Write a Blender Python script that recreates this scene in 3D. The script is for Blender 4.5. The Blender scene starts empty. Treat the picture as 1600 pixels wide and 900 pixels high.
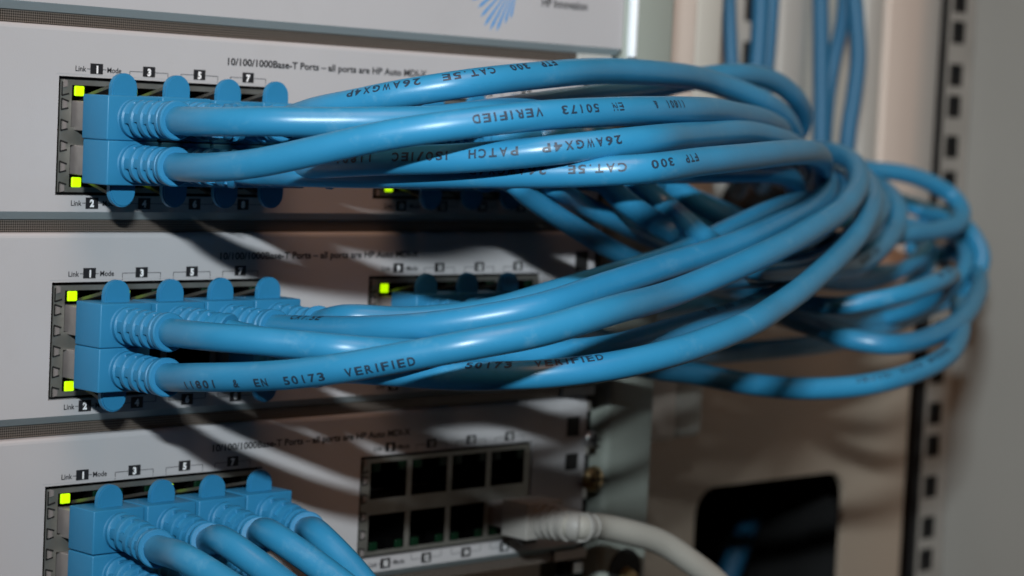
import bpy, bmesh, math, random
from mathutils import Vector, Matrix
random.seed(7)
S = 0.001                                   # everything below is written in millimetres
scene = bpy.context.scene
COL = scene.collection

# ---------------------------------------------------------------- camera
FPX, YAW, PITCH, ROLL = 3657.0, 0.7956, 0.0736, 0.0484
CAM = Vector((-290.2, -422.4, -3.2))
view = Vector((math.sin(YAW)*math.cos(PITCH), math.cos(YAW)*math.cos(PITCH), -math.sin(PITCH)))
rt0 = Vector((math.cos(YAW), -math.sin(YAW), 0)); up0 = rt0.cross(view)
RT = math.cos(ROLL)*rt0 + math.sin(ROLL)*up0
UP = -math.sin(ROLL)*rt0 + math.cos(ROLL)*up0
cd = bpy.data.cameras.new('camera'); cam = bpy.data.objects.new('camera', cd); COL.objects.link(cam)
m = Matrix((RT, UP, -view)).transposed().to_4x4(); m.translation = CAM*S
cam.matrix_world = m
cd.sensor_fit = 'HORIZONTAL'; cd.sensor_width = 22.2; cd.lens = 22.2*FPX/1600
cd.clip_start = 0.02; cd.clip_end = 50
cd.dof.use_dof = True; cd.dof.focus_distance = 0.486; cd.dof.aperture_fstop = 10.5
cd.dof.aperture_blades = 7
scene.camera = cam

def at(px, py, depth):                      # a point seen at that pixel of the 1600 px photo, `depth` mm away
    return CAM + (view + RT*((px-800)/FPX) - UP*((py-450)/FPX))*depth
def on_y(px, py, Y):                        # the point seen at that pixel on the plane y = Y
    d = view + RT*((px-800)/FPX) - UP*((py-450)/FPX)
    return CAM + d*((Y-CAM.y)/d.y)

# ---------------------------------------------------------------- world and lamps
w = bpy.data.worlds.new('World'); scene.world = w; w.use_nodes = True
bg = w.node_tree.nodes['Background']
bg.inputs['Color'].default_value = (1.0, 0.55, 0.32, 1); bg.inputs['Strength'].default_value = 0.004

def area(name, loc, target, size, power, color, shape='RECTANGLE', size_y=None):
    l = bpy.data.lights.new(name, 'AREA'); l.shape = shape; l.size = size*S
    if size_y: l.size_y = size_y*S
    l.energy = power; l.color = color
    o = bpy.data.objects.new(name, l); COL.objects.link(o)
    o.location = Vector(loc)*S
    o.rotation_euler = (Vector(target)-Vector(loc)).to_track_quat('-Z', 'Y').to_euler()
    return o
fl = area('camera_flash', (-358, -474, 170), (290, 0, -10), 58, 1.18, (0.86, 0.95, 1.0), size_y=13)
fl.data.spread = math.radians(78)
area('room_lamp', (-200, -720, 1300), (60, 0, -30), 900, 10.5, (1.0, 0.58, 0.38), size_y=900)
scene.view_settings.view_transform = 'Standard'; scene.view_settings.look = 'None'
scene.view_settings.exposure = 0; scene.view_settings.gamma = 1
scene.render.engine = 'CYCLES'
scene.render.resolution_x = 1024; scene.render.resolution_y = 576

# ---------------------------------------------------------------- materials
def mat(name, color, rough=0.5, metal=0.0, spec=0.5, noise=0.0, nscale=60.0, bump=0.0, bscale=900.0,
        emit=None, estr=0.0, coat=0.0, dirt=None, dirt_amt=0.0, dscale=40.0):
    M = bpy.data.materials.new(name); M.use_nodes = True; nt = M.node_tree
    b = nt.nodes['Principled BSDF']
    b.inputs['Base Color'].default_value = (*color, 1); b.inputs['Roughness'].default_value = rough
    b.inputs['Metallic'].default_value = metal; b.inputs['Specular IOR Level'].default_value = spec
    if coat: b.inputs['Coat Weight'].default_value = coat; b.inputs['Coat Roughness'].default_value = 0.2
    if emit: b.inputs['Emission Color'].default_value = (*emit, 1); b.inputs['Emission Strength'].default_value = estr
    tc = nt.nodes.new('ShaderNodeTexCoord'); col = None
    if noise:
        n = nt.nodes.new('ShaderNodeTexNoise'); n.inputs['Scale'].default_value = nscale; n.inputs['Detail'].default_value = 6
        nt.links.new(tc.outputs['Object'], n.inputs['Vector'])
        r = nt.nodes.new('ShaderNodeMapRange'); r.inputs['From Min'].default_value = .3; r.inputs['From Max'].default_value = .7
        r.inputs['To Min'].default_value = 1-noise; r.inputs['To Max'].default_value = 1+noise
        nt.links.new(n.outputs['Fac'], r.inputs['Value'])
        mx = nt.nodes.new('ShaderNodeVectorMath'); mx.operation = 'SCALE'; mx.inputs[0].default_value = color
        nt.links.new(r.outputs['Result'], mx.inputs['Scale']); col = mx.outputs['Vector']
        rr = nt.nodes.new('ShaderNodeMapRange'); rr.inputs['To Min'].default_value = rough*0.8; rr.inputs['To Max'].default_value = min(1, rough*1.2)
        nt.links.new(n.outputs['Fac'], rr.inputs['Value']); nt.links.new(rr.outputs['Result'], b.inputs['Roughness'])
    if dirt:
        n2 = nt.nodes.new('ShaderNodeTexNoise'); n2.inputs['Scale'].default_value = dscale; n2.inputs['Detail'].default_value = 10
        n2.inputs['Roughness'].default_value = .75
        nt.links.new(tc.outputs['Object'], n2.inputs['Vector'])
        cr = nt.nodes.new('ShaderNodeMapRange'); cr.inputs['From Min'].default_value = .56; cr.inputs['From Max'].default_value = .74
        cr.inputs['To Max'].default_value = dirt_amt
        nt.links.new(n2.outputs['Fac'], cr.inputs['Value'])
        mm = nt.nodes.new('ShaderNodeMix'); mm.data_type = 'RGBA'
        nt.links.new(cr.outputs['Result'], mm.inputs['Factor'])
        if col: nt.links.new(col, mm.inputs['A'])
        else: mm.inputs['A'].default_value = (*color, 1)
        mm.inputs['B'].default_value = (*dirt, 1); col = mm.outputs['Result']
    if col: nt.links.new(col, b.inputs['Base Color'])
    if bump:
        n = nt.nodes.new('ShaderNodeTexNoise'); n.inputs['Scale'].default_value = bscale; n.inputs['Detail'].default_value = 4
        nt.links.new(tc.outputs['Object'], n.inputs['Vector'])
        bp = nt.nodes.new('ShaderNodeBump'); bp.inputs['Strength'].default_value = bump; bp.inputs['Distance'].default_value = 0.0002
        nt.links.new(n.outputs['Fac'], bp.inputs['Height']); nt.links.new(bp.outputs['Normal'], b.inputs['Normal'])
    return M
BLUE = (0.023, 0.200, 0.37)
MT = dict(
    jacket=mat('blue_pvc_jacket', BLUE, .37, spec=.55, noise=.09, nscale=45, bump=.16, bscale=260, dirt=(.20, .38, .50), dirt_amt=.28, dscale=130),
    boot=mat('blue_moulded_rubber', (0.021, 0.180, 0.345), .46, spec=.4, noise=.04, nscale=80, bump=.12, bscale=1500),
    face=mat('pale_grey_painted_fascia', (.42, .414, .42), .45, spec=.35, noise=.025, nscale=25, bump=.16, bscale=2600, dirt=(.33, .32, .31), dirt_amt=.16, dscale=28),
    lip=mat('blue_grey_lip', (.30, .35, .36), .4, noise=.03, nscale=30),
    ink=mat('black_print', (.012, .012, .014), .55), white_ink=mat('white_print', (.8, .8, .8), .5),
    jink=mat('dark_jacket_print', (.012, .03, .055), .5),
    shield=mat('dull_tinned_steel', (.30, .30, .27), .40, metal=.75, noise=.18, nscale=130, bump=.2, bscale=700),
    shell=mat('plug_steel_shell', (.26, .235, .225), .5, metal=.3, noise=.1, nscale=200),
    black=mat('black_gap', (.006, .006, .006), .7), hole=mat('port_interior', (.0025, .0025, .0025), 1, spec=0), cable2=mat('deep_blue_pvc', (.014, .115, .225), .55),  # last one: jacket blue darkened to carry the hanging cables' shade
    lit=mat('lit_green_lamp', (.3, .6, .0), .4, emit=(.55, 1.0, 0.0), estr=.95),
    unlit=mat('unlit_green_lamp', (.002, .018, .007), .35, spec=.2),
    latch=mat('clear_plastic_latch', (.05, .045, .04), .3, spec=.5),
    rays=mat('pale_blue_print', (.10, .28, .55), .5),
    grey_plug=mat('grey_moulded_rubber', (.24, .23, .21), .5, noise=.05), grey_jacket=mat('grey_pvc_jacket', (.29, .275, .24), .55, noise=.04),
    post=mat('green_grey_enamel', (.27, .30, .265), .5, noise=.04, nscale=20, bump=.1), rim=mat('white_edge_strip', (.85, .9, .93), .35),
    tan=mat('tan_enamel', (.33, .27, .21), .5, noise=.05, nscale=12, bump=.1), beige=mat('beige_enamel', (.64, .56, .49), .5, noise=.03, nscale=12, bump=.1), cream=mat('cream_enamel', (.48, .47, .42), .5, noise=.03, nscale=12),  # first one: beige darkened to carry the lower sheet's shade
    lgrey=mat('light_grey_enamel', (.45, .45, .42), .5, noise=.03, nscale=12), rail=mat('zinc_rail', (.27, .27, .25), .5, metal=0, noise=.1, nscale=60),
    door=mat('grey_cabinet_side', (.265, .265, .245), .55, noise=.03, nscale=9, bump=.15, bscale=800),
    brass=mat('yellow_zinc_screw', (.55, .40, .20), .35, metal=.9), nut=mat('bright_cage_nut', (.7, .7, .7), .3, metal=.9),
    pcable=mat('black_rubber', (.012, .012, .012), .5),
)
# perforated strip between units: brown metal with a fine staggered dot pattern
M = mat('perforated_metal', (.16, .13, .11), .45, metal=.5); nt = M.node_tree
tc = nt.nodes.new('ShaderNodeTexCoord'); mp = nt.nodes.new('ShaderNodeMapping')
mp.inputs['Rotation'].default_value = (0, math.radians(45), 0); mp.inputs['Scale'].default_value = (2600, 2600, 2600)
vo = nt.nodes.new('ShaderNodeTexChecker'); vo.inputs['Scale'].default_value = 1.0
vo.inputs['Color1'].default_value = (.23, .19, .16, 1); vo.inputs['Color2'].default_value = (.05, .04, .032, 1)
nt.links.new(tc.outputs['Object'], mp.inputs['Vector']); nt.links.new(mp.outputs['Vector'], vo.inputs['Vector'])
nt.links.new(vo.outputs['Color'], nt.nodes['Principled BSDF'].inputs['Base Color']); MT['perf'] = M

# ---------------------------------------------------------------- mesh helpers
class MB:
    def __init__(s): s.v = []; s.f = []; s.mi = []; s.mats = []
    def m(s, name):
        if name not in s.mats: s.mats.append(name)
        return s.mats.index(name)
    def add(s, vs, fs, mt):
        o = len(s.v); s.v += [tuple(v) for v in vs]; k = s.m(mt)
        for f in fs: s.f.append(tuple(i+o for i in f)); s.mi.append(k)
    def box(s, x0, x1, y0, y1, z0, z1, mt, bev=0):
        if bev:
            bm = bmesh.new(); bmesh.ops.create_cube(bm, size=1)
            for v in bm.verts: v.co = ((x0+x1)/2+v.co.x*(x1-x0), (y0+y1)/2+v.co.y*(y1-y0), (z0+z1)/2+v.co.z*(z1-z0))
            bmesh.ops.bevel(bm, geom=bm.edges[:], offset=bev, segments=3, profile=.5, affect='EDGES')
            bm.verts.index_update()
            s.add([v.co[:] for v in bm.verts], [[v.index for v in f.verts] for f in bm.faces], mt); bm.free(); return
        vs = [(x, y, z) for x in (x0, x1) for y in (y0, y1) for z in (z0, z1)]
        s.add(vs, [(0,1,3,2), (4,6,7,5), (0,4,5,1), (2,3,7,6), (0,2,6,4), (1,5,7,3)], mt)
    def quad(s, a, b, c, d, mt): s.add([a, b, c, d], [(0,1,2,3)], mt)
    def prism(s, pts, y0, y1, mt):            # outline in x,z pulled from y0 to y1
        n = len(pts)
        vs = [(x, y0, z) for x, z in pts] + [(x, y1, z) for x, z in pts]
        fs = [tuple(range(n)), tuple(range(2*n-1, n-1, -1))] + [(i, (i+1) % n, n+(i+1) % n, n+i) for i in range(n)]
        s.add(vs, fs, mt)
    def bar(s, a, b, wd, y0, y1, mt):         # a thin straight bar in the x,z plane
        dx, dz = b[0]-a[0], b[1]-a[1]; L = math.hypot(dx, dz); nx, nz = -dz/L*wd/2, dx/L*wd/2
        s.prism([(a[0]+nx, a[1]+nz), (b[0]+nx, b[1]+nz), (b[0]-nx, b[1]-nz), (a[0]-nx, a[1]-nz)], y0, y1, mt)
    def build(s, name, parent=None, smooth=False, origin=(0, 0, 0)):
        me = bpy.data.meshes.new(name); o0 = Vector(origin)
        me.from_pydata([(Vector(v)-o0)*S for v in s.v], [], s.f)
        for k in s.mats: me.materials.append(MT[k])
        me.polygons.foreach_set('material_index', s.mi)
        bm = bmesh.new(); bm.from_mesh(me); bmesh.ops.recalc_face_normals(bm, faces=bm.faces[:]); bm.to_mesh(me); bm.free()
        if smooth:
            me.polygons.foreach_set('use_smooth', [True]*len(me.polygons)); me.set_sharp_from_angle(angle=math.radians(38))
        o = bpy.data.objects.new(name, me); COL.objects.link(o)
        if parent: o.parent = parent; o.location = (o0-parent['_o'] if False else (Vector(origin)*S - ORG.get(parent.name, Vector((0,0,0)))))
        else: o.location = o0*S
        ORG[o.name] = (Vector(origin)*S)
        return o
ORG = {}
def thing(name, label, cat, loc=(0, 0, 0), group=None):
    o = bpy.data.objects.new(name, None); COL.objects.link(o); o.location = Vector(loc)*S
    o.empty_display_size = .005
    ORG[o.name] = Vector(loc)*S
    o['label'] = label; o['category'] = cat
    if group: o['group'] = group
    return o
def tag(o, label=None, cat=None, group=None, kind=None):
    for k, v in (('label', label), ('category', cat), ('group', group), ('kind', kind)):
        if v: o[k] = v
    return o
_tc = {}
def text_geo(s, size, bold=0.0, space=1.0, cuts=False, sx=1.0):
    """letters as flat faces in x (reading) and y (up), centred vertically, starting at x = 0"""
    key = (s, size, bold, space, cuts, sx)
    if key in _tc: return _tc[key]
    c = bpy.data.curves.new('t', 'FONT'); c.body = s; c.size = size; c.offset = bold; c.space_character = space
    c.resolution_u = 3; c.fill_mode = 'FRONT'
    o = bpy.data.objects.new('t', c); COL.objects.link(o)
    dg = bpy.context.evaluated_depsgraph_get(); dg.update()
    me = bpy.data.meshes.new_from_object(o.evaluated_get(dg))
    if cuts:
        bm = bmesh.new(); bm.from_mesh(me)
        for q in range(1, 9):
            bmesh.ops.bisect_plane(bm, geom=bm.verts[:]+bm.edges[:]+bm.faces[:], plane_co=(0, size*.09*q-.01, 0), plane_no=(0, 1, 0))
        bm.to_mesh(me); bm.free()
    vs = [(v.co.x*sx, v.co.y-size*.35) for v in me.vertices]; fs = [tuple(p.vertices) for p in me.polygons]
    bpy.data.objects.remove(o); bpy.data.curves.remove(c); bpy.data.meshes.remove(me)
    wd = max(v[0] for v in vs) if vs else 0
    _tc[key] = (vs, fs, wd); return _tc[key]
def flat_text(mb, s, x, z, size, mt, y=-.05, bold=0.0, anchor='l', sx=1.0):
    vs, fs, wd = text_geo(s, size, bold)
    off = {'l': 0, 'c': -wd*sx/2, 'r': -wd*sx}[anchor]
    mb.add([(x+off+a*sx, y, z+b) for a, b in vs], fs, mt)

# ---------------------------------------------------------------- network switches
U = 44.45; MX = (0.0, 91.6); MW, MH = 59.5, 24.5; ZT = 11.3; ZB = -30.5
def fascia(mb, k, x0, x1, holes):
    z0 = -U*k; ch = 1.1
    zt, zb = z0+ZT-ch, z0-28.6
    xs = sorted({x0, x1, *[h for a in holes for h in (a-.55, a+MW+.55)]}); zs = [zb, z0-MH-.55, z0+.55, zt] if holes else [zb, zt]
    for i in range(len(xs)-1):
        for j in range(len(zs)-1):
            cx, cz = (xs[i]+xs[i+1])/2, (zs[j]+zs[j+1])/2
            if any(h < cx < h+MW for h in holes) and z0-MH < cz < z0: continue
            mb.quad((xs[i], 0, zs[j]), (xs[i+1], 0, zs[j]), (xs[i+1], 0, zs[j+1]), (xs[i], 0, zs[j+1]), 'face')
    # rounded top lip, sloping bottom lip, right end
    prof = [(0, zt), (.12, zt+.5), (.5, zt+.95), (1.2, zt+1.1), (4, zt+1.1)]
    for (ya, za), (yb, zb_) in zip(prof, prof[1:]): mb.quad((x0, ya, za), (x1, ya, za), (x1, yb, zb_), (x0, yb, zb_), 'face')
    prof = [(0, zb), (.25, zb-.25), (1.9, zb-1.75), (2.3, zb-1.9), (4, zb-1.9)]
    for (ya, za), (yb, zb_) in zip(prof, prof[1:]): mb.quad((x0, ya, za), (x1, ya, za), (x1, yb, zb_), (x0, yb, zb_), 'lip')
    mb.quad((x1, 0, zb), (x1, 0, zt), (x1, 4, zt+1.1), (x1, 4, zb-1.9), 'face')
    for h in holes:                           # cut edge of each window in the fascia
        a, b, c, d = h-.55, h+MW+.55, z0-MH-.55, z0+.55
        for p, q in (((a, c), (b, c)), ((b, c), (b, d)), ((b, d), (a, d)), ((a, d), (a, c))):
            mb.quad((p[0], 0, p[1]), (q[0], 0, q[1]), (q[0], 1.6, q[1]), (p[0], 1.6, p[1]), 'face')
        for xa_, xb_, za_, zb__ in ((a-.3, a+.9, c-.3, d+.3), (b-.9, b+.3, c-.3, d+.3), (a+.9, b-.9, c-.3, c+.9), (a+.9, b-.9, d-.9, d+.3)):
            mb.quad((xa_, 1.6, za_), (xb_, 1.6, za_), (xb_, 1.6, zb__), (xa_, 1.6, zb__), 'black')
        mb.box(a-.7, b+.7, -.06, .0, d+.55, d+.75, 'face')

def printing(k, holes, f):
    mb = MB()
    z0 = -U*k
    flat_text(mb, '10/100/1000Base-T Ports \u2013 all ports are HP Auto MDI-X', 44.5, z0+5.9, 2.25, 'ink', bold=.06, sx=1.2)
    mb.build('caption_print', f)
    for h in holes:
        for row in (0, 1):
            mb = MB()
            zc = z0+2.35 if row == 0 else z0-MH-2.2
            for i in range(4):
                xc = h+9.05+14*i
                mb.box(xc-1.65, xc+1.65, -.05, -.01, zc-1.25, zc+1.25, 'ink')
                nn = 2*i+1+row+(8 if h > 50 else 0)
                flat_text(mb, str(nn), xc, zc, 2.1, 'white_ink', y=-.09, bold=.11 if nn < 10 else .07, anchor='c', sx=1 if nn < 10 else .8)
                if i == 0:
                    mb.box(xc-2.5, xc-1.45, -.05, -.01, zc-.07, zc+.07, 'ink'); mb.box(xc+1.45, xc+2.5, -.05, -.01, zc-.07, zc+.07, 'ink')
                    flat_text(mb, 'Link', xc-2.7, zc, 1.65, 'ink', anchor='r', bold=.03); flat_text(mb, 'Mode', xc+2.7, zc, 1.65, 'ink', anchor='l', bold=.03)
                else:
                    dz = -1.6 if row == 0 else 1.6
                    for sg in (-1, 1):
                        a, b = sorted((xc+sg*1.45, xc+sg*5.2)); mb.box(a, b, -.05, -.01, zc-.06, zc+.06, 'ink')
                        z1, z2 = sorted((zc, zc+dz)); mb.box(xc+sg*5.2-.06, xc+sg*5.2+.06, -.05, -.01, z1, z2, 'ink')
            mb.build('socket_numbers', f)

def module(k, h, parent, lit):
    """shielded block of eight sockets; lit = set of (row, column, side) lamps that glow"""
    z0 = -U*k; mb = MB(); F = .25               # front sheet
    xs = [0, 2.9, MW]; 
    def q(a, b, c, d): mb.box(h+a, h+b, F, F+.3, z0-d, z0-c, 'shield')
    q(0.15, 2.9, .15, MH-.15)
    rows = [(1.25, 3.65, 10.3), (MH-1.25, MH-3.65, MH-10.3)]
    q(2.9, MW-.1, .15, 1.25); q(2.9, MW-.1, MH-1.25, MH-.15); q(2.9, MW-.1, 10.3, MH-10.3)
    px = [(9.15+14*i-6.1, 9.15+14*i+6.1) for i in range(4)]
    edges = [2.9]+[e for p in px for e in p]+[MW-.1]
    for a, b in zip(edges[0::2], edges[1::2]):
        q(a, b, 1.25, 10.3); q(a, b, MH-10.3, MH-1.25)
    for r, (za, zl, zb) in enumerate(rows):
        for i, (a, b) in enumerate(px):
            xc = (a+b)/2; lo, hi = sorted((z0-za, z0-zb))
            # deep socket: four walls and a back
            for vs in (((a, lo), (a, hi)), ((b, lo), (b, hi)), ((a, lo), (b, lo)), ((a, hi), (b, hi))):
                (xa, z1), (xb, z2) = vs
                mb.quad((h+xa, F, z1), (h+xb, F, z2), (h+xb, F+14, z2), (h+xa, F+14, z1), 'hole')
            mb.quad((h+a, F+14, lo), (h+b, F+14, lo), (h+b, F+14, hi), (h+a, F+14, hi), 'hole')
            l1, l2 = sorted((z0-za, z0-zl))
            for sg in (-1, 1):
                x1, x2 = sorted((xc+sg*6.0, xc+sg*2.5))
                mb.box(h+x1, h+x2, F+.15, F+3, l1+.02, l2, 'hole')
            for j in range(8):                # gold contacts seen in empty sockets
                xx = h+xc-3.6+j*1.02; zz = (z0-zb) + (1.2 if r == 0 else -1.2)
                mb.box(xx-.15, xx+.15, F+4, F+11, min(zz, zz+.2), max(zz, zz+.2), 'black')
    # spring fingers down the left flange, each with its black slot
    for j in range(6):
        zc = z0-1.0-j*4.5
        if j in (0, 5):
            zz = zc-1.2 if j == 0 else zc+.2
            mb.bar((h+.45, zz+1.6 if j == 0 else zz+1.1), (h+.45, zz-1.4 if j == 0 else zz-1.2), .28, F-.12, F+.05, 'black')
            e = zz-1.4 if j == 0 else zz+1.1
            mb.bar((h+.4, e), (h+2.3, e+(.45 if j == 0 else -.5)), .34, F-.12, F+.05, 'black')
        else:
            mb.bar((h+.45, zc+1.25), (h+.45, zc-1.1), .26, F-.12, F+.05, 'black')
            mb.bar((h+.4, zc+1.25), (h+2.3, zc+.7), .36, F-.12, F+.05, 'black')
            mb.bar((h+.4, zc-1.1), (h+2.2, zc-.75), .34, F-.12, F+.05, 'black')
        mb.prism([(h+.75, zc+.9), (h+1.7, zc+.6), (h+1.7, zc-.6), (h+.75, zc-.85)], F-.3, F+.05, 'shell')
    mo = mb.build('socket_block', parent)
    for r, (za, zl, zb) in enumerate(rows):
        for i, (a, b) in enumerate(px):
            xc = (a+b)/2
            for sg in (-1, 1):
                on = (r, i, sg) in lit
                b2 = MB(); xx = h+xc+sg*4.25; zz = z0-2.5 if r == 0 else z0-MH+2.3
                b2.box(xx-1.2, xx+1.2, -.05, .6, zz-1.08, zz+1.08, 'lit' if on else 'unlit', bev=.25)
                o = b2.build('indicator_lamp', mo)
                if on: o['label'] = 'glowing yellow-green indicator lamp'
    return mo

def switch(k, label, lits, x1=172.0):
    t = thing('network_switch', label, 'network switch', (60, 0, -U*k-9), 'grey switches stacked in the rack')
    mb = MB(); fascia(mb, k, -75, x1, MX); f = mb.build('faceplate', t)
    printing(k, MX, f)
    z0 = -U*k
    mb = MB(); mb.box(-75, x1, 17, 60, z0-30, z0+10.5, 'black'); mb.build('chassis', t)
    for mi, h in enumerate(MX): module(k, h, t, lits[mi])
    # rack ear with two slots and screw heads
    mb = MB()
    for dz, hh in ((3.5, 2.6), (-6, 2.2)):
        mb.box(x1-7.6, x1-2.8, -.12, .05, z0+dz-hh, z0+dz+hh, 'black')
    mb.build('ear_slot', t)
    return t
switch(0, 'upper grey network switch with all eight left sockets cabled and its lower half in shadow',
       [{(0,0,-1), (1,0,-1), (0,1,-1), (1,1,-1)}, {(1,0,-1), (0,0,-1)}])
switch(1, 'middle grey network switch whose second socket block has three blue plugs in its top row',
       [{(0,0,-1), (1,0,-1), (0,1,-1)}, {(0,0,-1)}])
switch(2, 'bottom grey network switch with seven empty sockets and one grey plug on its right',
       [{(0,0,-1), (0,2,-1)}, set()])
# unit above: plain face with the maker's emblem, only its lower half in view
t0 = thing('network_switch', 'topmost grey unit with pale blue ray emblem, cut off by the photo top', 'network switch', (60, 0, U-9), 'grey switches stacked in the rack')
mb = MB(); fascia(mb, -1, -75, 178.5, ()); f0 = mb.build('faceplate', t0)
mb = MB()
O = on_y(812, -42, 0)
for ang, l0, l1, wd in ((206, 2, 18.5, 1.3), (214, 2, 17.5, 1.3), (222, 2, 18, 1.3), (230, 2, 18.5, 1.4), (237, 2, 18, 1.4), (244, 2, 17, 1.4), (251, 2, 14, 1.3), (199, 2, 17, 1.2), (192, 2, 15, 1.2), (258, 2, 12, 1.2)):
    a = math.radians(ang); c, s_ = math.cos(a), math.sin(a)
    nx, nz = -s_*wd/2, c*wd/2
    p = [(O.x+c*l0, O.z+s_*l0), (O.x+c*l1*.9+nx*.7, O.z+s_*l1*.9+nz*.7), (O.x+c*l1, O.z+s_*l1), (O.x+c*l1*.9-nx*.7, O.z+s_*l1*.9-nz*.7)]
    mb.prism(p, -.05, -.01, 'rays')
mb.build('ray_emblem', f0); mb = MB()
T = on_y(846, 3, 0); flat_text(mb, 'HP Innovation', T.x, T.z, 3.1, 'ink', bold=.06, sx=.98)
mb.build('caption_print', f0)
mb = MB(); mb.box(-75, 178, 17, 60, U-30, U+10.5, 'black'); mb.build('chassis', t0)
mb = MB(); mb.box(180.4, 182.2, -2.2, 0, 13.8, 60, 'rim', bev=.4)
mb.build('edge_strip', t0)
# perforated vent strips in the gaps between units
names = ['perforated metal strip just under the topmost unit, with a pale rounded left end',
         'perforated metal strip between the upper and the middle switch',
         'perforated metal strip between the middle and the bottom switch',
         'perforated metal strip under the bottom switch, by the grey plug']
for k in range(4):
    zc = -U*k + ZT + U - 43.0 + (0 if True else 0)
    mb = MB(); z0 = U-U*k
    mb.box(-14.5 if k == 0 else -75, 163, 1.9, 3.0, z0-33.0, z0-30.55, 'perf')
    mb.box(-75, 176, 3.2, 16, z0-33.2, z0-30.45, 'black')
    if k == 0: mb.box(-75, -15.2, .9, 2.8, z0-33.0, z0-30.4, 'rim', bev=.6)
    mb.box(163.6, 176, 1.2, 2.8, z0-33.05, z0-30.5, 'lgrey')
    o = mb.build('vent_strip', None, origin=(50, 2, z0-32)); tag(o, names[k], 'vent strip', 'vent strips between the units')

# ---------------------------------------------------------------- cables
def spline(pts, step=1.1):
    P = [pts[0]*2-pts[1]] + list(pts) + [pts[-1]*2-pts[-2]]
    out = []
    for i in range(1, len(P)-2):
        p0, p1, p2, p3 = P[i-1:i+3]
        t0 = 0.0; t1 = t0+max(1e-3, (p1-p0).length**.5); t2 = t1+max(1e-3, (p2-p1).length**.5); t3 = t2+max(1e-3, (p3-p2).length**.5)
        n = max(2, int((p2-p1).length/.5))
        for j in range(n):
            t = t1+(t2-t1)*j/n
            A1 = p0*((t1-t)/(t1-t0))+p1*((t-t0)/(t1-t0)); A2 = p1*((t2-t)/(t2-t1))+p2*((t-t1)/(t2-t1)); A3 = p2*((t3-t)/(t3-t2))+p3*((t-t2)/(t3-t2))
            B1 = A1*((t2-t)/(t2-t0))+A2*((t-t0)/(t2-t0)); B2 = A2*((t3-t)/(t3-t1))+A3*((t-t1)/(t3-t1))
            out.append(B1*((t2-t)/(t2-t1))+B2*((t-t1)/(t2-t1)))
    out.append(P[-2])
    # smooth, then resample evenly
    for _ in range(14):
        out = [out[0]]+[(out[i-1]+out[i]*2+out[i+1])/4 for i in range(1, len(out)-1)]+[out[-1]]
    res = [out[0]]; acc = 0
    for a, b in zip(out, out[1:]):
        d = (b-a).length
        while d > 1e-9 and acc+d >= step:
            a = a+(b-a)*((step-acc)/d); res.append(a); d = (b-a).length; acc = 0
        acc += d
    return res
def frames(path):
    T = [(path[min(i+1, len(path)-1)]-path[max(i-1, 0)]).normalized() for i in range(len(path))]
    n = Vector((0, 0, 1)); n = (n-T[0]*n.dot(T[0])).normalized(); N = []
    for t in T:
        n = (n-t*n.dot(t)).normalized(); N.append(n)
    return T, N
def tube(mb, path, rad, mt, segs=20, i0=0, i1=None, caps=True, radf=None):
    T, N = frames(path); i1 = len(path)-1 if i1 is None else i1
    vs = []
    for i in range(i0, i1+1):
        b = T[i].cross(N[i])
        for k in range(segs):
            a = 2*math.pi*k/segs
            r = radf(i, a) if radf else rad
            vs.append(path[i]+(N[i]*math.cos(a)+b*math.sin(a))*r)
    n = i1-i0+1; fs = []
    for i in range(n-1):
        for k in range(segs):
            k2 = (k+1) % segs; fs.append((i*segs+k, i*segs+k2, (i+1)*segs+k2, (i+1)*segs+k))
    if caps: fs.append(tuple(range(segs-1, -1, -1))); fs.append(tuple((n-1)*segs+k for k in range(segs)))
    mb.add(vs, fs, mt)

PRINT = 'FTP 300 CAT.5E 26AWGX4P PATCH ISO/IEC 11801 & EN 50173 VERIFIED'
def wrap_text(mb, path, s, start_pt, sign, facing, size=2.45, r=3.03, gap=3.7, mt='jink'):
    """print along the jacket. start_pt: 3D point near which the text starts; sign=+1 reads along the path; facing(tangent)->normal dir"""
    T, N = frames(path)
    i_start = min(range(len(path)), key=lambda i: (path[i]-start_pt).length)
    step = (path[1]-path[0]).length
    pos = 0.0
    for word in s.split(' '):
        vs = []; fs = []; adv = 2.02; ok = True
        for ch in word:
            gv, gf, gw = text_geo(ch, size, .07, 1.0, True, 1.0)
            x0_ = min(p[0] for p in gv); gw -= x0_
            aw = adv if ch not in '.I' else adv*.6
            wt = .32 if ch == '.' else (gw*1.05 if ch in 'I1' else 1.5)
            k_ = wt/gw; o_ = len(vs); off = pos+(aw-wt)/2
            vs += [((p[0]-x0_)*k_ + off, p[1]) for p in gv]; fs += [tuple(i+o_ for i in f) for f in gf]
            pos += aw
        out = []
        for u, v in vs:
            fi = i_start+sign*u/step
            if fi < 1 or fi > len(path)-3: ok = False; break
            i = int(fi); fr = fi-i
            c = path[i].lerp(path[i+1], fr); t = T[i].lerp(T[i+1], fr).normalized()
            d = facing; d = (d-t*d.dot(t)).normalized()
            upv = d.cross(t*sign); a = v/r
            out.append(c+(d*math.cos(a)+upv*math.sin(a))*r)
        if not ok: break
        mb.add(out, fs, mt); pos += gap

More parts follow.
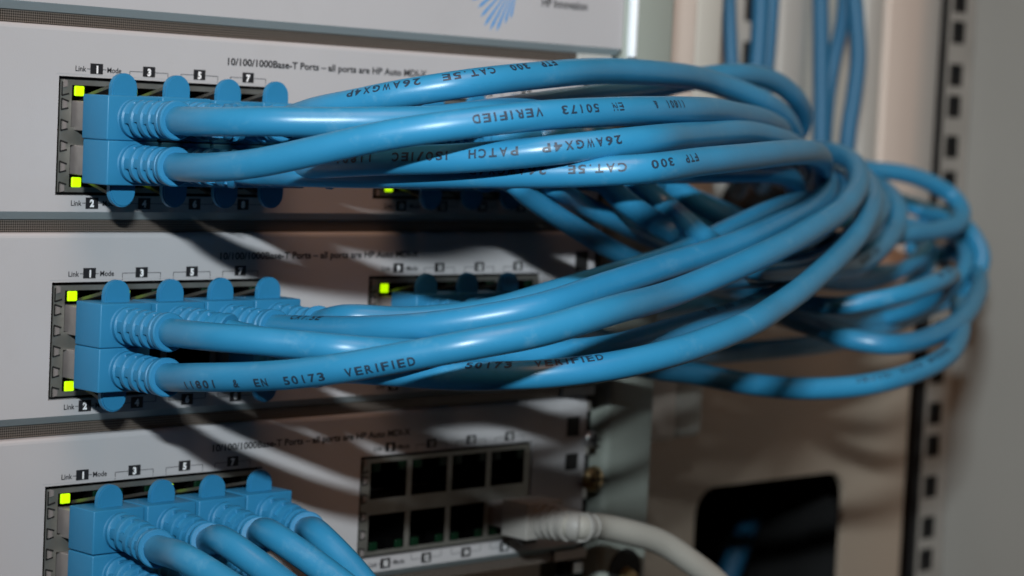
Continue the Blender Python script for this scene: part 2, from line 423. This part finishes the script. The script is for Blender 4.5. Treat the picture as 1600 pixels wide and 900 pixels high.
def boot_r(s, a, L):
    """strain relief: rings with slotted grooves between, full disc at the end"""
    base = 4.1-.2*s/L
    if s < .3: return 4.2
    if s > L-1.5: return 4.15 if s < L-.25 else 3.9
    ph = (s-.6) % 3.05; k = int((s-.6)//3.05)
    if ph < 1.15: return base
    d = a % (math.pi/2)
    lo, hi = (.30, 1.27) if k % 2 == 0 else (.22, 1.18)
    if lo < d < hi and 1.45 < ph < 2.7: return base-1.9
    return base-.42
LB = 16.3
def plug_parts(parent, x, z, up, blue=True):
    """housing, latch cover, shell and latch; up = +1 cover above, -1 below"""
    bm_ = 'boot' if blue else 'grey_plug'
    zc = z; mb = MB()
    mb.box(x-6.65, x+6.65, -14.1, -4.9, zc-4.75, zc+4.75, bm_, bev=.35)
    mb.build('plug_housing', parent, smooth=True)
    if blue:
        mb = MB(); pts = [(x-3.3, zc+up*4.2), (x+3.3, zc+up*4.2)]
        for j in range(13):
            a = math.pi*j/12; pts.append((x+3.3*math.cos(a), zc+up*(6.25+3.3*math.sin(a))))
        bm = bmesh.new()
        vs = [bm.verts.new((p[0], -10.9, p[1])) for p in pts]; f = bm.faces.new(vs)
        r_ = bmesh.ops.extrude_face_region(bm, geom=[f]); 
        for v in [g for g in r_['geom'] if isinstance(g, bmesh.types.BMVert)]: v.co.y += 1.7
        bmesh.ops.recalc_face_normals(bm, faces=bm.faces[:])
        bmesh.ops.bevel(bm, geom=[e for e in bm.edges if abs(e.verts[0].co.y-e.verts[1].co.y) < 1e-6], offset=.3, segments=2, affect='EDGES')
        bm.verts.index_update(); mb.add([v.co[:] for v in bm.verts], [[v.index for v in f.verts] for f in bm.faces], 'boot'); bm.free()
        mb.build('latch_cover', parent, smooth=True)
    mb = MB(); mb.box(x-5.1, x+5.1, -5.2, 7, zc-3.2, zc+3.2, 'shell', bev=.25); mb.build('plug_shell', parent, smooth=True)
    mb = MB()
    z1, z2 = zc+up*4.2, zc+up*7.0
    mb.add([(x-2.6, -9.0, z2), (x+2.6, -9.0, z2), (x+2.6, -9.0, z2-up*.7), (x-2.6, -9.0, z2-up*.7),
            (x-2.2, 3, z1-up*.2), (x+2.2, 3, z1-up*.2), (x+2.2, 3, z1-up*.9), (x-2.2, 3, z1-up*.9)],
           [(0,1,2,3), (4,7,6,5), (0,4,5,1), (3,2,6,7), (0,3,7,4), (1,5,6,2)], 'latch')
    mb.build('latch', parent)

def cable(label, pts, port=None, text=None, group='blue patch cables in the rack', rad=3.0, boot_dir=None, kind='blue', name='patch_cable', segs=20, wig=.06):
    """pts: (px, py, depth) of the axis; port: (unit, block, row, column)"""
    W = [at(*p) for p in pts]; jm = 'jacket' if kind == 'blue' else 'grey_jacket'
    ph = random.random()*9
    if port:
        k, b, r, c = port
        x = MX[b]+9.15+14*c; z = -U*k-(7.7 if r == 0 else 17.35)
        t = thing(name, label, 'patch cable', (x, -5, z), group)
        bd = boot_dir or (0, 0)
        jx, jy, jz = random.uniform(-.2, .2), random.uniform(-.35, .35), random.uniform(-.12, .12)
        W = [Vector((x+jx, -13.8+jy, z+jz)), Vector((x+jx, -17.5, z+jz)), Vector((x+bd[0], -26, z+bd[1]))] + W
        path = spline(W)
        plug_parts(t, x+jx, z+jz, 1 if r == 0 else -1, kind == 'blue')
        for ch_ in list(t.children): ch_.location.y += jy*S; ch_.rotation_euler = (0, 0, 0)
        fine = spline(W, .28); n = int(LB/.28)
        mb = MB(); tube(mb, fine, 4, 'boot' if kind == 'blue' else 'grey_plug', segs=64, i0=0, i1=n, radf=(lambda i, a: boot_r(i*.28, a, LB)) if kind == 'blue' else (lambda i, a: 4.9-1.35*(i*.28/LB)-(.9 if (i*.28) % 2.6 > 1.5 and .35 < a % (math.pi) < 2.8 else 0)))
        mb.build('boot', t, smooth=True)
    else:
        t = thing(name, label, 'patch cable' if kind != 'power' else 'power cable', W[len(W)//2], group)
        path = spline(W)
    mb = MB()
    if kind == 'power': jm = 'pcable'
    if group.startswith('blue cable') : jm = 'cable2'  # darker blue with shade put into the colour
    tube(mb, path, rad, jm, segs=segs, i0=4 if port else 0, radf=lambda i, a: rad+wig*math.sin(i*.11+ph)*math.cos(a+i*.013)+wig*.5*math.sin(i*.043+ph*2))
    j = mb.build('jacket', t, smooth=True)
    if text:
        for (s, start, sign, facing) in text:
            mb = MB(); wrap_text(mb, path, s, at(*start), sign, facing.normalized(), r=rad+wig*.9+.02)
            if mb.v: mb.build('jacket_print', j)
    return t
TOC = -view                                   # towards the camera
UPV = Vector((0, 0, 1))
f_up = TOC+UPV*.75; f_mid = TOC+UPV*.15; f_hi = TOC+UPV*1.3; f_lo = TOC-UPV*.35
full = PRINT

# --- upper switch, left block
cable('blue patch cable from the top left socket of the upper switch, straight at first',
      [(330,190,478),(420,190,473),(500,191,473),(600,190,475),(680,187,480),(760,177,490),(860,162,520),(1000,141,572),(1092,122,618),(1153,116,640),(1205,125,662),(1240,150,680),(1254,180,700),(1246,208,715),(1215,232,735),(1180,262,750),(1150,300,770)],
      (0,0,0,0), [('50173 VERIFIED', (1014,139,590), -1, f_up)])
cable('blue patch cable from the upper switch\'s bottom left socket, printed VERIFIED',
      [(330,262,474),(400,255,466),(500,234,460),(600,212,456),(700,197,455),(840,181,461),(950,175,474),(1072,172,506),(1133,176,545),(1194,189,600),(1222,205,650),(1230,225,700),(1215,250,740),(1190,290,770)],
      (0,0,1,0), [('EN 50173 VERIFIED', (964,178,475), -1, f_mid), ('11801 &', (1045,176,500), -1, f_mid)])
cable('topmost blue patch cable, arching over the others and printed FTP 300 CAT.5E upside down',
      [(500,172,494),(560,160,489),(613,149,486),(726,131,486),(840,118,500),(940,111,528),(1031,115,560),(1113,128,600),(1194,160,628),(1226,185,645),(1240,215,665),(1236,245,700),(1220,280,740)],
      (0,0,0,2), [('FTP 300 CAT.5E 26AWGX4P', (848,112,505), -1, f_up)])
cable('blue patch cable from the third lower socket of the upper switch, printed PATCH upside down',
      [(500,257,484),(600,251,472),(700,248,466),(802,241,462),(880,233,462),(1000,220,472),(1072,213,500),(1173,209,560),(1222,220,600),(1246,232,640),(1262,255,690),(1262,290,740)],
      (0,0,1,2), [('26AWGX4P PATCH ISO/IEC 11801', (970,222,466), -1, f_mid)])
cable('blue patch cable running lowest in the upper bundle, printed FTP 300 CAT.5E upside down',
      [(400,268,500),(480,270,490),(560,271,483),(650,271,476),(764,271,470),(878,270,466),(1000,264,466),(1100,252,486),(1180,244,518),(1240,238,556),(1272,240,595),(1284,250,635),(1284,275,670),(1270,300,720)],
      (0,0,1,1), [('FTP 300 CAT.5E 26AWGX4P', (1092,253,477), -1, f_mid)])
cable('shadowed blue patch cable tucked under the upper bundle and turning down at its right end',
      [(560,270,520),(700,268,530),(850,266,545),(1000,268,565),(1118,268,590),(1190,268,612),(1225,273,632),(1243,295,660),(1240,335,700),(1215,390,735),(1190,440,750),(1200,480,720),(1281,514,680),(1324,529,670),(1382,538,668),(1425,535,675),(1468,520,692),(1505,496,720),(1526,463,750),(1528,430,800),(1500,400,830)],
      (0,0,1,3))
cable('blue cable from the upper switch\'s second top socket, ending in the large outer loop',
      [(420,190,508),(520,200,520),(620,205,535),(700,196,545),(850,180,565),(1000,172,610),(1150,195,670),(1230,225,730),(1280,248,765),(1352,264,785),(1410,271,795),(1453,285,802),(1488,306,805),(1503,328,800),(1498,347,792),(1468,359,778),(1419,366,760),(1370,373,745),(1300,385,735),(1230,400,730)],
      (0,0,0,1))
cable('blue cable in the upper switch\'s fourth top socket, seen as boot and cover',
      [(590,208,528),(680,200,540),(800,186,560),(900,178,590),(1000,176,630),(1080,190,650),(1150,235,660),(1240,255,730),(1320,290,800),(1380,305,830),(1419,319,838),(1453,331,838),(1484,343,835),(1500,368,830),(1480,395,830),(1430,400,835)],
      (0,0,0,3))
# --- upper switch, right block: the cables that slant down behind
cable('slanting blue cable nearest the viewer, half in shadow below the upper bundle',
      [(800,285,545),(820,303,550),(851,325,558),(900,356,570),(940,381,578),(1000,412,592),(1060,432,615),(1110,448,640),(1185,460,655),(1296,478,650),(1367,469,650),(1425,455,656),(1468,439,670),(1486,430,695),(1480,445,735),(1440,478,750),(1380,498,760),(1300,512,765),(1230,500,768),(1170,480,760),(1120,470,750)],
      (0,1,1,0), [('EN 50173 VERIFIED', (1400,448,672), 1, f_up)], rad=2.6)
cable('second slanting blue cable below the upper bundle, with a short sunlit stretch'.replace('sunlit', 'bright'),
      [(858,288,555),(900,314,575),(950,340,588),(1033,380,612),(1090,410,640),(1150,440,670),(1220,470,715),(1300,503,735),(1380,500,760),(1450,472,780),(1500,432,795),(1508,392,810),(1478,362,830),(1420,352,840)],
      (0,1,1,1), rad=2.6)
cable('third slanting blue cable below the upper bundle, mostly in shadow',
      [(925,282,575),(970,300,595),(1030,324,615),(1095,354,640),(1150,380,665),(1220,415,700),(1290,440,740),(1360,440,768),(1420,415,790),(1448,382,808),(1420,352,826),(1360,342,838),(1310,350,842)],
      (0,1,1,2), rad=2.6)
cable('farthest slanting blue cable, just under the right end of the upper bundle',
      [(1000,280,600),(1045,296,625),(1109,320,655),(1162,343,685),(1230,375,760),(1300,410,775),(1370,425,790),(1430,415,800),(1455,385,810)],
      (0,1,1,3), rad=2.6)
TG = [[(800,212,555),(880,225,575),(930,270,575),(985,322,582),(1050,362,585),(1110,385,578),(1180,392,572),(1250,374,592),(1310,330,640),(1325,290,690),(1290,262,730)],
      [(860,212,563),(930,232,585),(985,280,590),(1040,322,592),(1100,372,575),(1160,412,566),(1240,420,590),(1310,390,632),(1350,340,684),(1350,300,722),(1320,275,750)],
      [(920,212,571),(980,232,600),(1020,270,612),(1075,308,620),(1140,342,622),(1210,362,624),(1280,374,646),(1340,378,684),(1388,350,744),(1392,312,775)]]
for c, xs in enumerate(TG):
    cable(['blue patch cable in the first top socket of the second block, upper switch',
           'blue patch cable behind the top bundle, its latch cover peeping out on the left',
           'blue patch cable behind the top bundle, its latch cover peeping out on the right'][c], xs, (0,1,0,c))
# --- middle switch, left block
cable('blue cable from the middle switch\'s top left socket, diving behind the next cable',
      [(330,526,480),(400,532,476),(480,540,474),(540,546,472),(640,552,478),(740,552,488),(850,553,496),(950,545,506),(1058,515,528),(1137,494,552),(1200,470,582),(1260,438,612),(1326,432,650),(1369,397,690),(1398,359,725),(1404,327,745),(1390,303,765),(1367,288,785),(1330,278,800),(1290,275,810)][:12]+[(1300,443-22,636),(1330,405+14,655),(1369,394,690),(1398,359,725),(1403,327,745),(1390,303,765),(1367,288,785),(1330,278,800),(1290,275,810)],
      (1,0,0,0), [('FTP 300 CAT.5E', (1098,492,538), 1, f_hi), ('26AWGX4P PATCH', (1330,420,655), 1, f_mid)])
cable('blue cable from the middle switch\'s bottom left socket, printed 11801 & EN 50173',
      [(320,590,478),(400,588,470),(470,583,463),(540,574,458),(664,552,454),(740,538,453),(840,519,458),(949,487,472),(1058,456,505),(1180,404,532),(1265,360,568),(1322,320,612),(1342,284,650),(1332,253,680),(1300,238,705),(1268,238,730),(1235,250,755)],
      (1,0,1,0), [('11801 & EN 50173 VERIFIED', (253,602,477), 1, f_lo)])
cable('upper blue cable of the rising pair, from the third top socket of the middle switch',
      [(560,516,489),(664,510,482),(758,497,480),(840,481,482),(949,446,497),(1058,411,520),(1140,385,540),(1215,352,572),(1268,324,620),(1292,297,660),(1287,272,695),(1265,254,725),(1235,250,755)],
      (1,0,0,2), [('CAT.5E', (420,510,500), 1, f_hi)])
cable('blue cable just above the rising pair, from the middle switch\'s fourth top socket',
      [(540,497,512),(640,500,515),(760,487,520),(860,460,530),(960,430,548),(1040,405,565),(1090,384,578),(1138,360,592),(1196,334,612),(1244,318,640),(1268,318,668),(1262,335,705),(1240,360,740)],
      (1,0,0,3))
cable('blue patch cable in the second top socket of the middle switch, hidden by its neighbours',
      [(440,538,498),(540,545,505),(640,540,515),(760,520,525),(900,500,520),(1000,470,536),(1100,440,556),(1200,428,590),(1290,400,640),(1360,352,700),(1376,312,750),(1350,286,772)],
      (1,0,0,1))
cable('blue cable running lowest from the middle switch, printed VERIFIED, rising into the coil',
      [(560,578,492),(640,584,486),(727,588,481),(780,587,479),(840,585,478),(949,573,482),(1058,549,494),(1166,508,516),(1210,482,532),(1252,452,552),(1330,379,608),(1362,325,655),(1364,298,690),(1348,276,725),(1320,268,760),(1280,270,780)],
      (1,0,1,3), [('50173 VERIFIED', (735,562,481), 1, f_hi)])
# --- middle switch, right block
cable('bottom blue loop of the coil, printed 26AWGX4P PATCH upside down',
      [(740,490,560),(820,520,570),(900,548,585),(960,563,600),(1029,577,612),(1080,583,620),(1137,594,628),(1195,603,634),(1252,607,638),(1324,605,644),(1382,596,650),(1439,578,662),(1477,558,676),(1496,535,695),(1502,505,720),(1498,475,750)],
      (1,1,0,0), [('26AWGX4P PATCH ISO/IEC', (1478,553,676), -1, f_up)])
cable('dark blue cable crossing level between the two lowest loops of the coil',
      [(800,480,575),(860,505,590),(940,530,620),(1030,550,660),(1109,553,690),(1180,548,705),(1252,541,718),(1310,533,735),(1380,512,762),(1440,487,785),(1494,460,800),(1525,432,805),(1534,400,808),(1520,368,812),(1495,345,820),(1440,330,840)],
      (1,1,0,1))
cable('blue patch cable in the third top socket of the second block, middle switch',
      [(860,470,600),(930,480,640),(1000,490,680),(1080,480,715),(1160,470,740),(1250,480,760),(1350,480,790),(1430,440,815),(1450,395,830),(1420,385,835)],
      (1,1,0,2))
# --- bottom switch, left block
LAB3 = ['leftmost blue patch cable dropping from the top row of the bottom switch',
        'second blue patch cable dropping from the top row of the bottom switch',
        'third blue patch cable dropping from the top row of the bottom switch',
        'rightmost blue patch cable dropping from the top row of the bottom switch']
D3 = [[(290,874,470),(340,904,464),(420,958,456),(520,1040,450),(620,1150,446)],
      [(352,846,482),(424,898,476),(500,960,468),(590,1050,460),(680,1160,455)],
      [(424,835,492),(500,886,486),(580,950,480),(680,1050,470),(760,1160,465)],
      [(498,836,505),(545,884,500),(600,950,494),(690,1060,486),(760,1180,480)]]
for c in range(4): cable(LAB3[c], D3[c], (2,0,0,c), boot_dir=(0, -1.5))
for c in range(3):
    cable(['blue plug below the leftmost one of the bottom switch, cut off by the photo edge',
           'blue plug in the second lower socket of the bottom switch',
           'blue plug in the third lower socket of the bottom switch'][c],
          [(280+75*c, 955-8*c, 472+10*c), (340+75*c, 1010, 468+10*c), (430+75*c, 1100, 462+10*c)], (2,0,1,c), boot_dir=(0, -1.5))
cable('grey patch cable in the bottom switch\'s last lower socket, sweeping down right',
      [(935,822,600),(985,832,606),(1035,848,612),(1085,882,616),(1130,920,620),(1180,990,622)], (2,1,1,3), kind='grey', group='grey patch cable', boot_dir=(0, 0), rad=3.3)
# --- cables hanging at the back, top right
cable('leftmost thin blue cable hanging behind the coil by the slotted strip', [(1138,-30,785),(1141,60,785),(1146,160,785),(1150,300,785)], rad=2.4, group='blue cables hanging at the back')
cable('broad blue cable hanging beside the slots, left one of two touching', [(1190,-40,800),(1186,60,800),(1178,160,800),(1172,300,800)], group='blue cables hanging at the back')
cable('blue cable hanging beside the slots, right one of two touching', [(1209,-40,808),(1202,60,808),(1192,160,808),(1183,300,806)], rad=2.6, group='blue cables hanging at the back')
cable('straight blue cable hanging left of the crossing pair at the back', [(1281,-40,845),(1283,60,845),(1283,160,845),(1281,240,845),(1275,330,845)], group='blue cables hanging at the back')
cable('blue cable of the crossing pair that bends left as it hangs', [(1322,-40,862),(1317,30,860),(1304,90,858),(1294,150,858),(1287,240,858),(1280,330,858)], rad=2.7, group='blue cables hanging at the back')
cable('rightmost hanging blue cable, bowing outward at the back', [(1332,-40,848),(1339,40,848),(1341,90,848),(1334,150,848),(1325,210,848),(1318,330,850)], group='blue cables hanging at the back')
cable('thick black cable glimpsed through the gap below the upper bundle', [(1150,330,785),(1165,300,785),(1190,290,790),(1215,305,795),(1225,360,800)], rad=6.5, kind='power', name='power_cable', group='black cable')

# ---------------------------------------------------------------- rack and cabinet
def X(px, py, Y): return on_y(px, py, Y).x
mb = MB(); mb.box(180.6, 200.3, 0, 24, -240, 120, 'post', bev=2.2)
o = thing('rack_post', 'upright green-grey rack post right of the switches', 'rack post', (190, 10, -200))
mb.build('upright', o, smooth=True)
H = on_y(975, 893, 0); mb = MB(); pts = []
bm = bmesh.new(); bmesh.ops.create_cone(bm, cap_ends=True, segments=28, radius1=6.5, radius2=6.5, depth=1)
mb.add([(H.x+v.co.x, -.2+v.co.z*.5, H.z+v.co.y) for v in bm.verts], [[v.index for v in f.verts] for f in bm.faces], 'black'); bm.free()
mb.build('round_hole', o)
mb = MB(); bm = bmesh.new(); bmesh.ops.create_cone(bm, cap_ends=True, segments=6, radius1=3.1, radius2=2.4, depth=2.4)
mb.add([(H.x+.5+v.co.x, -1.4-v.co.z, H.z-1.5+v.co.y) for v in bm.verts], [[v.index for v in f.verts] for f in bm.faces], 'brass'); bm.free()
mb.build('screw_head', o)
# slotted mounting rail in the dark gap left of the post
t = o
mb = MB(); mb.box(172.3, 180.3, 6, 9, -240, 120, 'black'); mb.build('rail_strip', t)
for k in range(1, 4):
    for dz in (8, -4, -16):
        mb = MB(); mb.box(174.0, 178.3, 4.0, 5.9, -U*k+dz-1.5, -U*k+dz+1.5, 'nut', bev=.4); mb.build('cage_nut', t)
def screw(px, py, mt, label, r=3.0):
    c = on_y(px, py, -1); mb = MB(); bm = bmesh.new(); bmesh.ops.create_uvsphere(bm, u_segments=20, v_segments=10, radius=r)
    mb.add([(c.x+v.co.x, -1.0+v.co.z*.55, c.z+v.co.y) for v in bm.verts], [[v.index for v in f.verts] for f in bm.faces], mt)
    bm.free(); mb.box(c.x-r*.7, c.x+r*.7, -3.0, -2.2, c.z-.35, c.z+.35, 'black'); mb.box(c.x-.35, c.x+.35, -3.0, -2.2, c.z-r*.7, c.z+r*.7, 'black')
    tag(mb.build('screw', None, smooth=True, origin=c), label, 'screw')
screw(927, 748, 'brass', 'yellowish screw at the right end of the bottom switch', 3.6)
screw(923, 686, 'nut', 'bright screw above the yellowish one on the bottom switch', 2.4)

# cabinet frame behind: folded panels at y = 85
YB = 85
t = CAB = thing('equipment_cabinet', 'beige and grey metal cabinet interior behind and right of the cable coil', 'cabinet', (380, YB, -200))
xa, xb = X(1057, 50, 40), X(1134, 50, 40)
mb = MB(); mb.box(xa-14, xa+(xb-xa)*.34, 38, 90, -100, 130, 'beige', bev=2); mb.box(xa+(xb-xa)*.34, xb, 40, 90, -100, 130, 'cream', bev=3); mb.build('front_fold', t, smooth=True)
# main sheet with the rounded opening
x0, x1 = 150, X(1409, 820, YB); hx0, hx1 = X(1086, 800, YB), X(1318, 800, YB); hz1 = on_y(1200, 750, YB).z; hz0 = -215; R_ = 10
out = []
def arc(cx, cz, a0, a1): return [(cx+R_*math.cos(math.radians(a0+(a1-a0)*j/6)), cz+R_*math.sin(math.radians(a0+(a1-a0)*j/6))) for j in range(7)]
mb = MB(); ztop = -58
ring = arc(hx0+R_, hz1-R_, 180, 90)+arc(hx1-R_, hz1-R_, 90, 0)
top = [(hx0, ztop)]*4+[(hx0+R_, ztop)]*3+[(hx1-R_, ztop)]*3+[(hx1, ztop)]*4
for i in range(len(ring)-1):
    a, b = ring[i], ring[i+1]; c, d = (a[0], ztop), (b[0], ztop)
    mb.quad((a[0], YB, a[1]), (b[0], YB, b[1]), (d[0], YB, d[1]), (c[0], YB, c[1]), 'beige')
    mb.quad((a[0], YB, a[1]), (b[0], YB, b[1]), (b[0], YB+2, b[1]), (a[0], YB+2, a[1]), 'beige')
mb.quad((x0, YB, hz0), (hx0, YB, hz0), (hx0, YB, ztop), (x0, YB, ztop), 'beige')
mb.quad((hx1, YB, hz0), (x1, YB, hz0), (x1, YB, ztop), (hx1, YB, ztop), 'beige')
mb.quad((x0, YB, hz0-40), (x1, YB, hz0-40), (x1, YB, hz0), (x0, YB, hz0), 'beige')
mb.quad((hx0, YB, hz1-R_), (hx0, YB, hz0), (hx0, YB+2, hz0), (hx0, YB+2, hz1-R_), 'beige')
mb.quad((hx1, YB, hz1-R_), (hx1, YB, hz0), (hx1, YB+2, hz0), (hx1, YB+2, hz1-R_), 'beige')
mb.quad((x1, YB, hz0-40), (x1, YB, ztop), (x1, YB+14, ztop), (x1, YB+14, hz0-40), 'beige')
mb.mats = ['tan' if q == 'beige' else q for q in mb.mats]; mb.build('lower_sheet', t)  # swaps beige for the version with shade in its colour
YU = 106
ux = [X(p, 60, YU) for p in (1120, 1158, 1216, 1262, 1345, 1376, 1474)]
mb = MB(); zu = 140
mb.box(ux[0]-30, ux[1]+9, YU, YU+2, ztop-.5, zu, 'lgrey'); mb.build('slotted_sheet', t)
for py in (5, 92, 175, 262):
    zc = on_y(1164, py, YU).z; xc = X(1163, 60, YU)
    mb = MB(); mb.box(xc-.5, xc+8.5, YU-.4, YU+1, zc-6.2, zc+6.2, 'black', bev=.3); mb.build('slot', t)
mb = MB(); mb.box(ux[1]+9.5, ux[2], YU+6, YU+10, ztop-.5, zu, 'black'); mb.build('dark_channel', t)
mb = MB(); mb.box(ux[2], ux[3], YU-1, YU+8, ztop-.2, zu, 'lgrey', bev=3); mb.box(ux[3]+.5, ux[4], YU+1, YU+8, ztop-.4, zu, 'cream'); mb.box(ux[4]+.3, ux[5], YU-2, YU+8, ztop-.3, zu, 'lgrey', bev=2)
mb.box(ux[5]+.3, ux[6], YU-3, YU+8, ztop+.3, zu, 'beige', bev=1.2); mb.build('upper_fold', t, smooth=True)
mb = MB(); mb.box(150, ux[6], YB+2.5, YU+8, ztop-1.2, ztop-.6, 'beige'); mb.build('shelf_fold', t)
# dark cavity behind the opening, with a blue cable and a pale pipe inside
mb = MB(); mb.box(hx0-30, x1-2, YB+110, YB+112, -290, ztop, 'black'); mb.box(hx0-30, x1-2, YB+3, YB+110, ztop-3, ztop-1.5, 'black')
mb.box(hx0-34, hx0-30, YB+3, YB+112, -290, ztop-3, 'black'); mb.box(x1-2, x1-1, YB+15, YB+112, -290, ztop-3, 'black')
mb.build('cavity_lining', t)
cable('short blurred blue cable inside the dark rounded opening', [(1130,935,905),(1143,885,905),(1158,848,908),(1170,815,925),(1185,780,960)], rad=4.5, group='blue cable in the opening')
# perforated equipment rail with square holes
t = CAB
YR = 86; r0, r1 = X(1481, 60, YR), X(1522, 60, YR)
hz = []; 
for py in (-40, 2, 51, 118, 167, 230): hz.append(on_y(1497, py, YR).z)
step = (hz[1]-hz[5])/4
z = hz[5]-13.6
pat = [12.6, 15.9, 15.9]
i = 0
while z > -230: hz.append(z); z -= pat[i % 3]; i += 1
hz = sorted(hz, reverse=True); hc = X(1497, 60, YR); hw = 4.3
mb = MB(); prev = 130
for z in hz:
    mb.quad((r0, YR, z+hw), (r1, YR, z+hw), (r1, YR, prev), (r0, YR, prev), 'rail')
    mb.quad((r0, YR, z-hw), (hc-hw, YR, z-hw), (hc-hw, YR, z+hw), (r0, YR, z+hw), 'rail')
    mb.quad((hc+hw, YR, z-hw), (r1, YR, z-hw), (r1, YR, z+hw), (hc+hw, YR, z+hw), 'rail')
    prev = z-hw
mb.quad((r0, YR, -250), (r1, YR, -250), (r1, YR, prev), (r0, YR, prev), 'rail')
mb.build('holed_strip', t)
mb = MB(); mb.box(r0+.5, r1, YR+2.5, YR+4, -250, 130, 'black'); mb.build('rail_backing', t)
# cabinet side wall coming toward the viewer
mb = MB(); xw = r1+1
mb.box(xw, xw+3, -420, YR+8, -330, 200, 'door', bev=.5)
mb.build('side_panel', CAB)
# rack interior behind everything
mb = MB(); mb.box(-400, 900, 330, 334, -500, 400, 'black')
tag(mb.build('back_wall', None, origin=(200, 330, 0)), kind='structure')
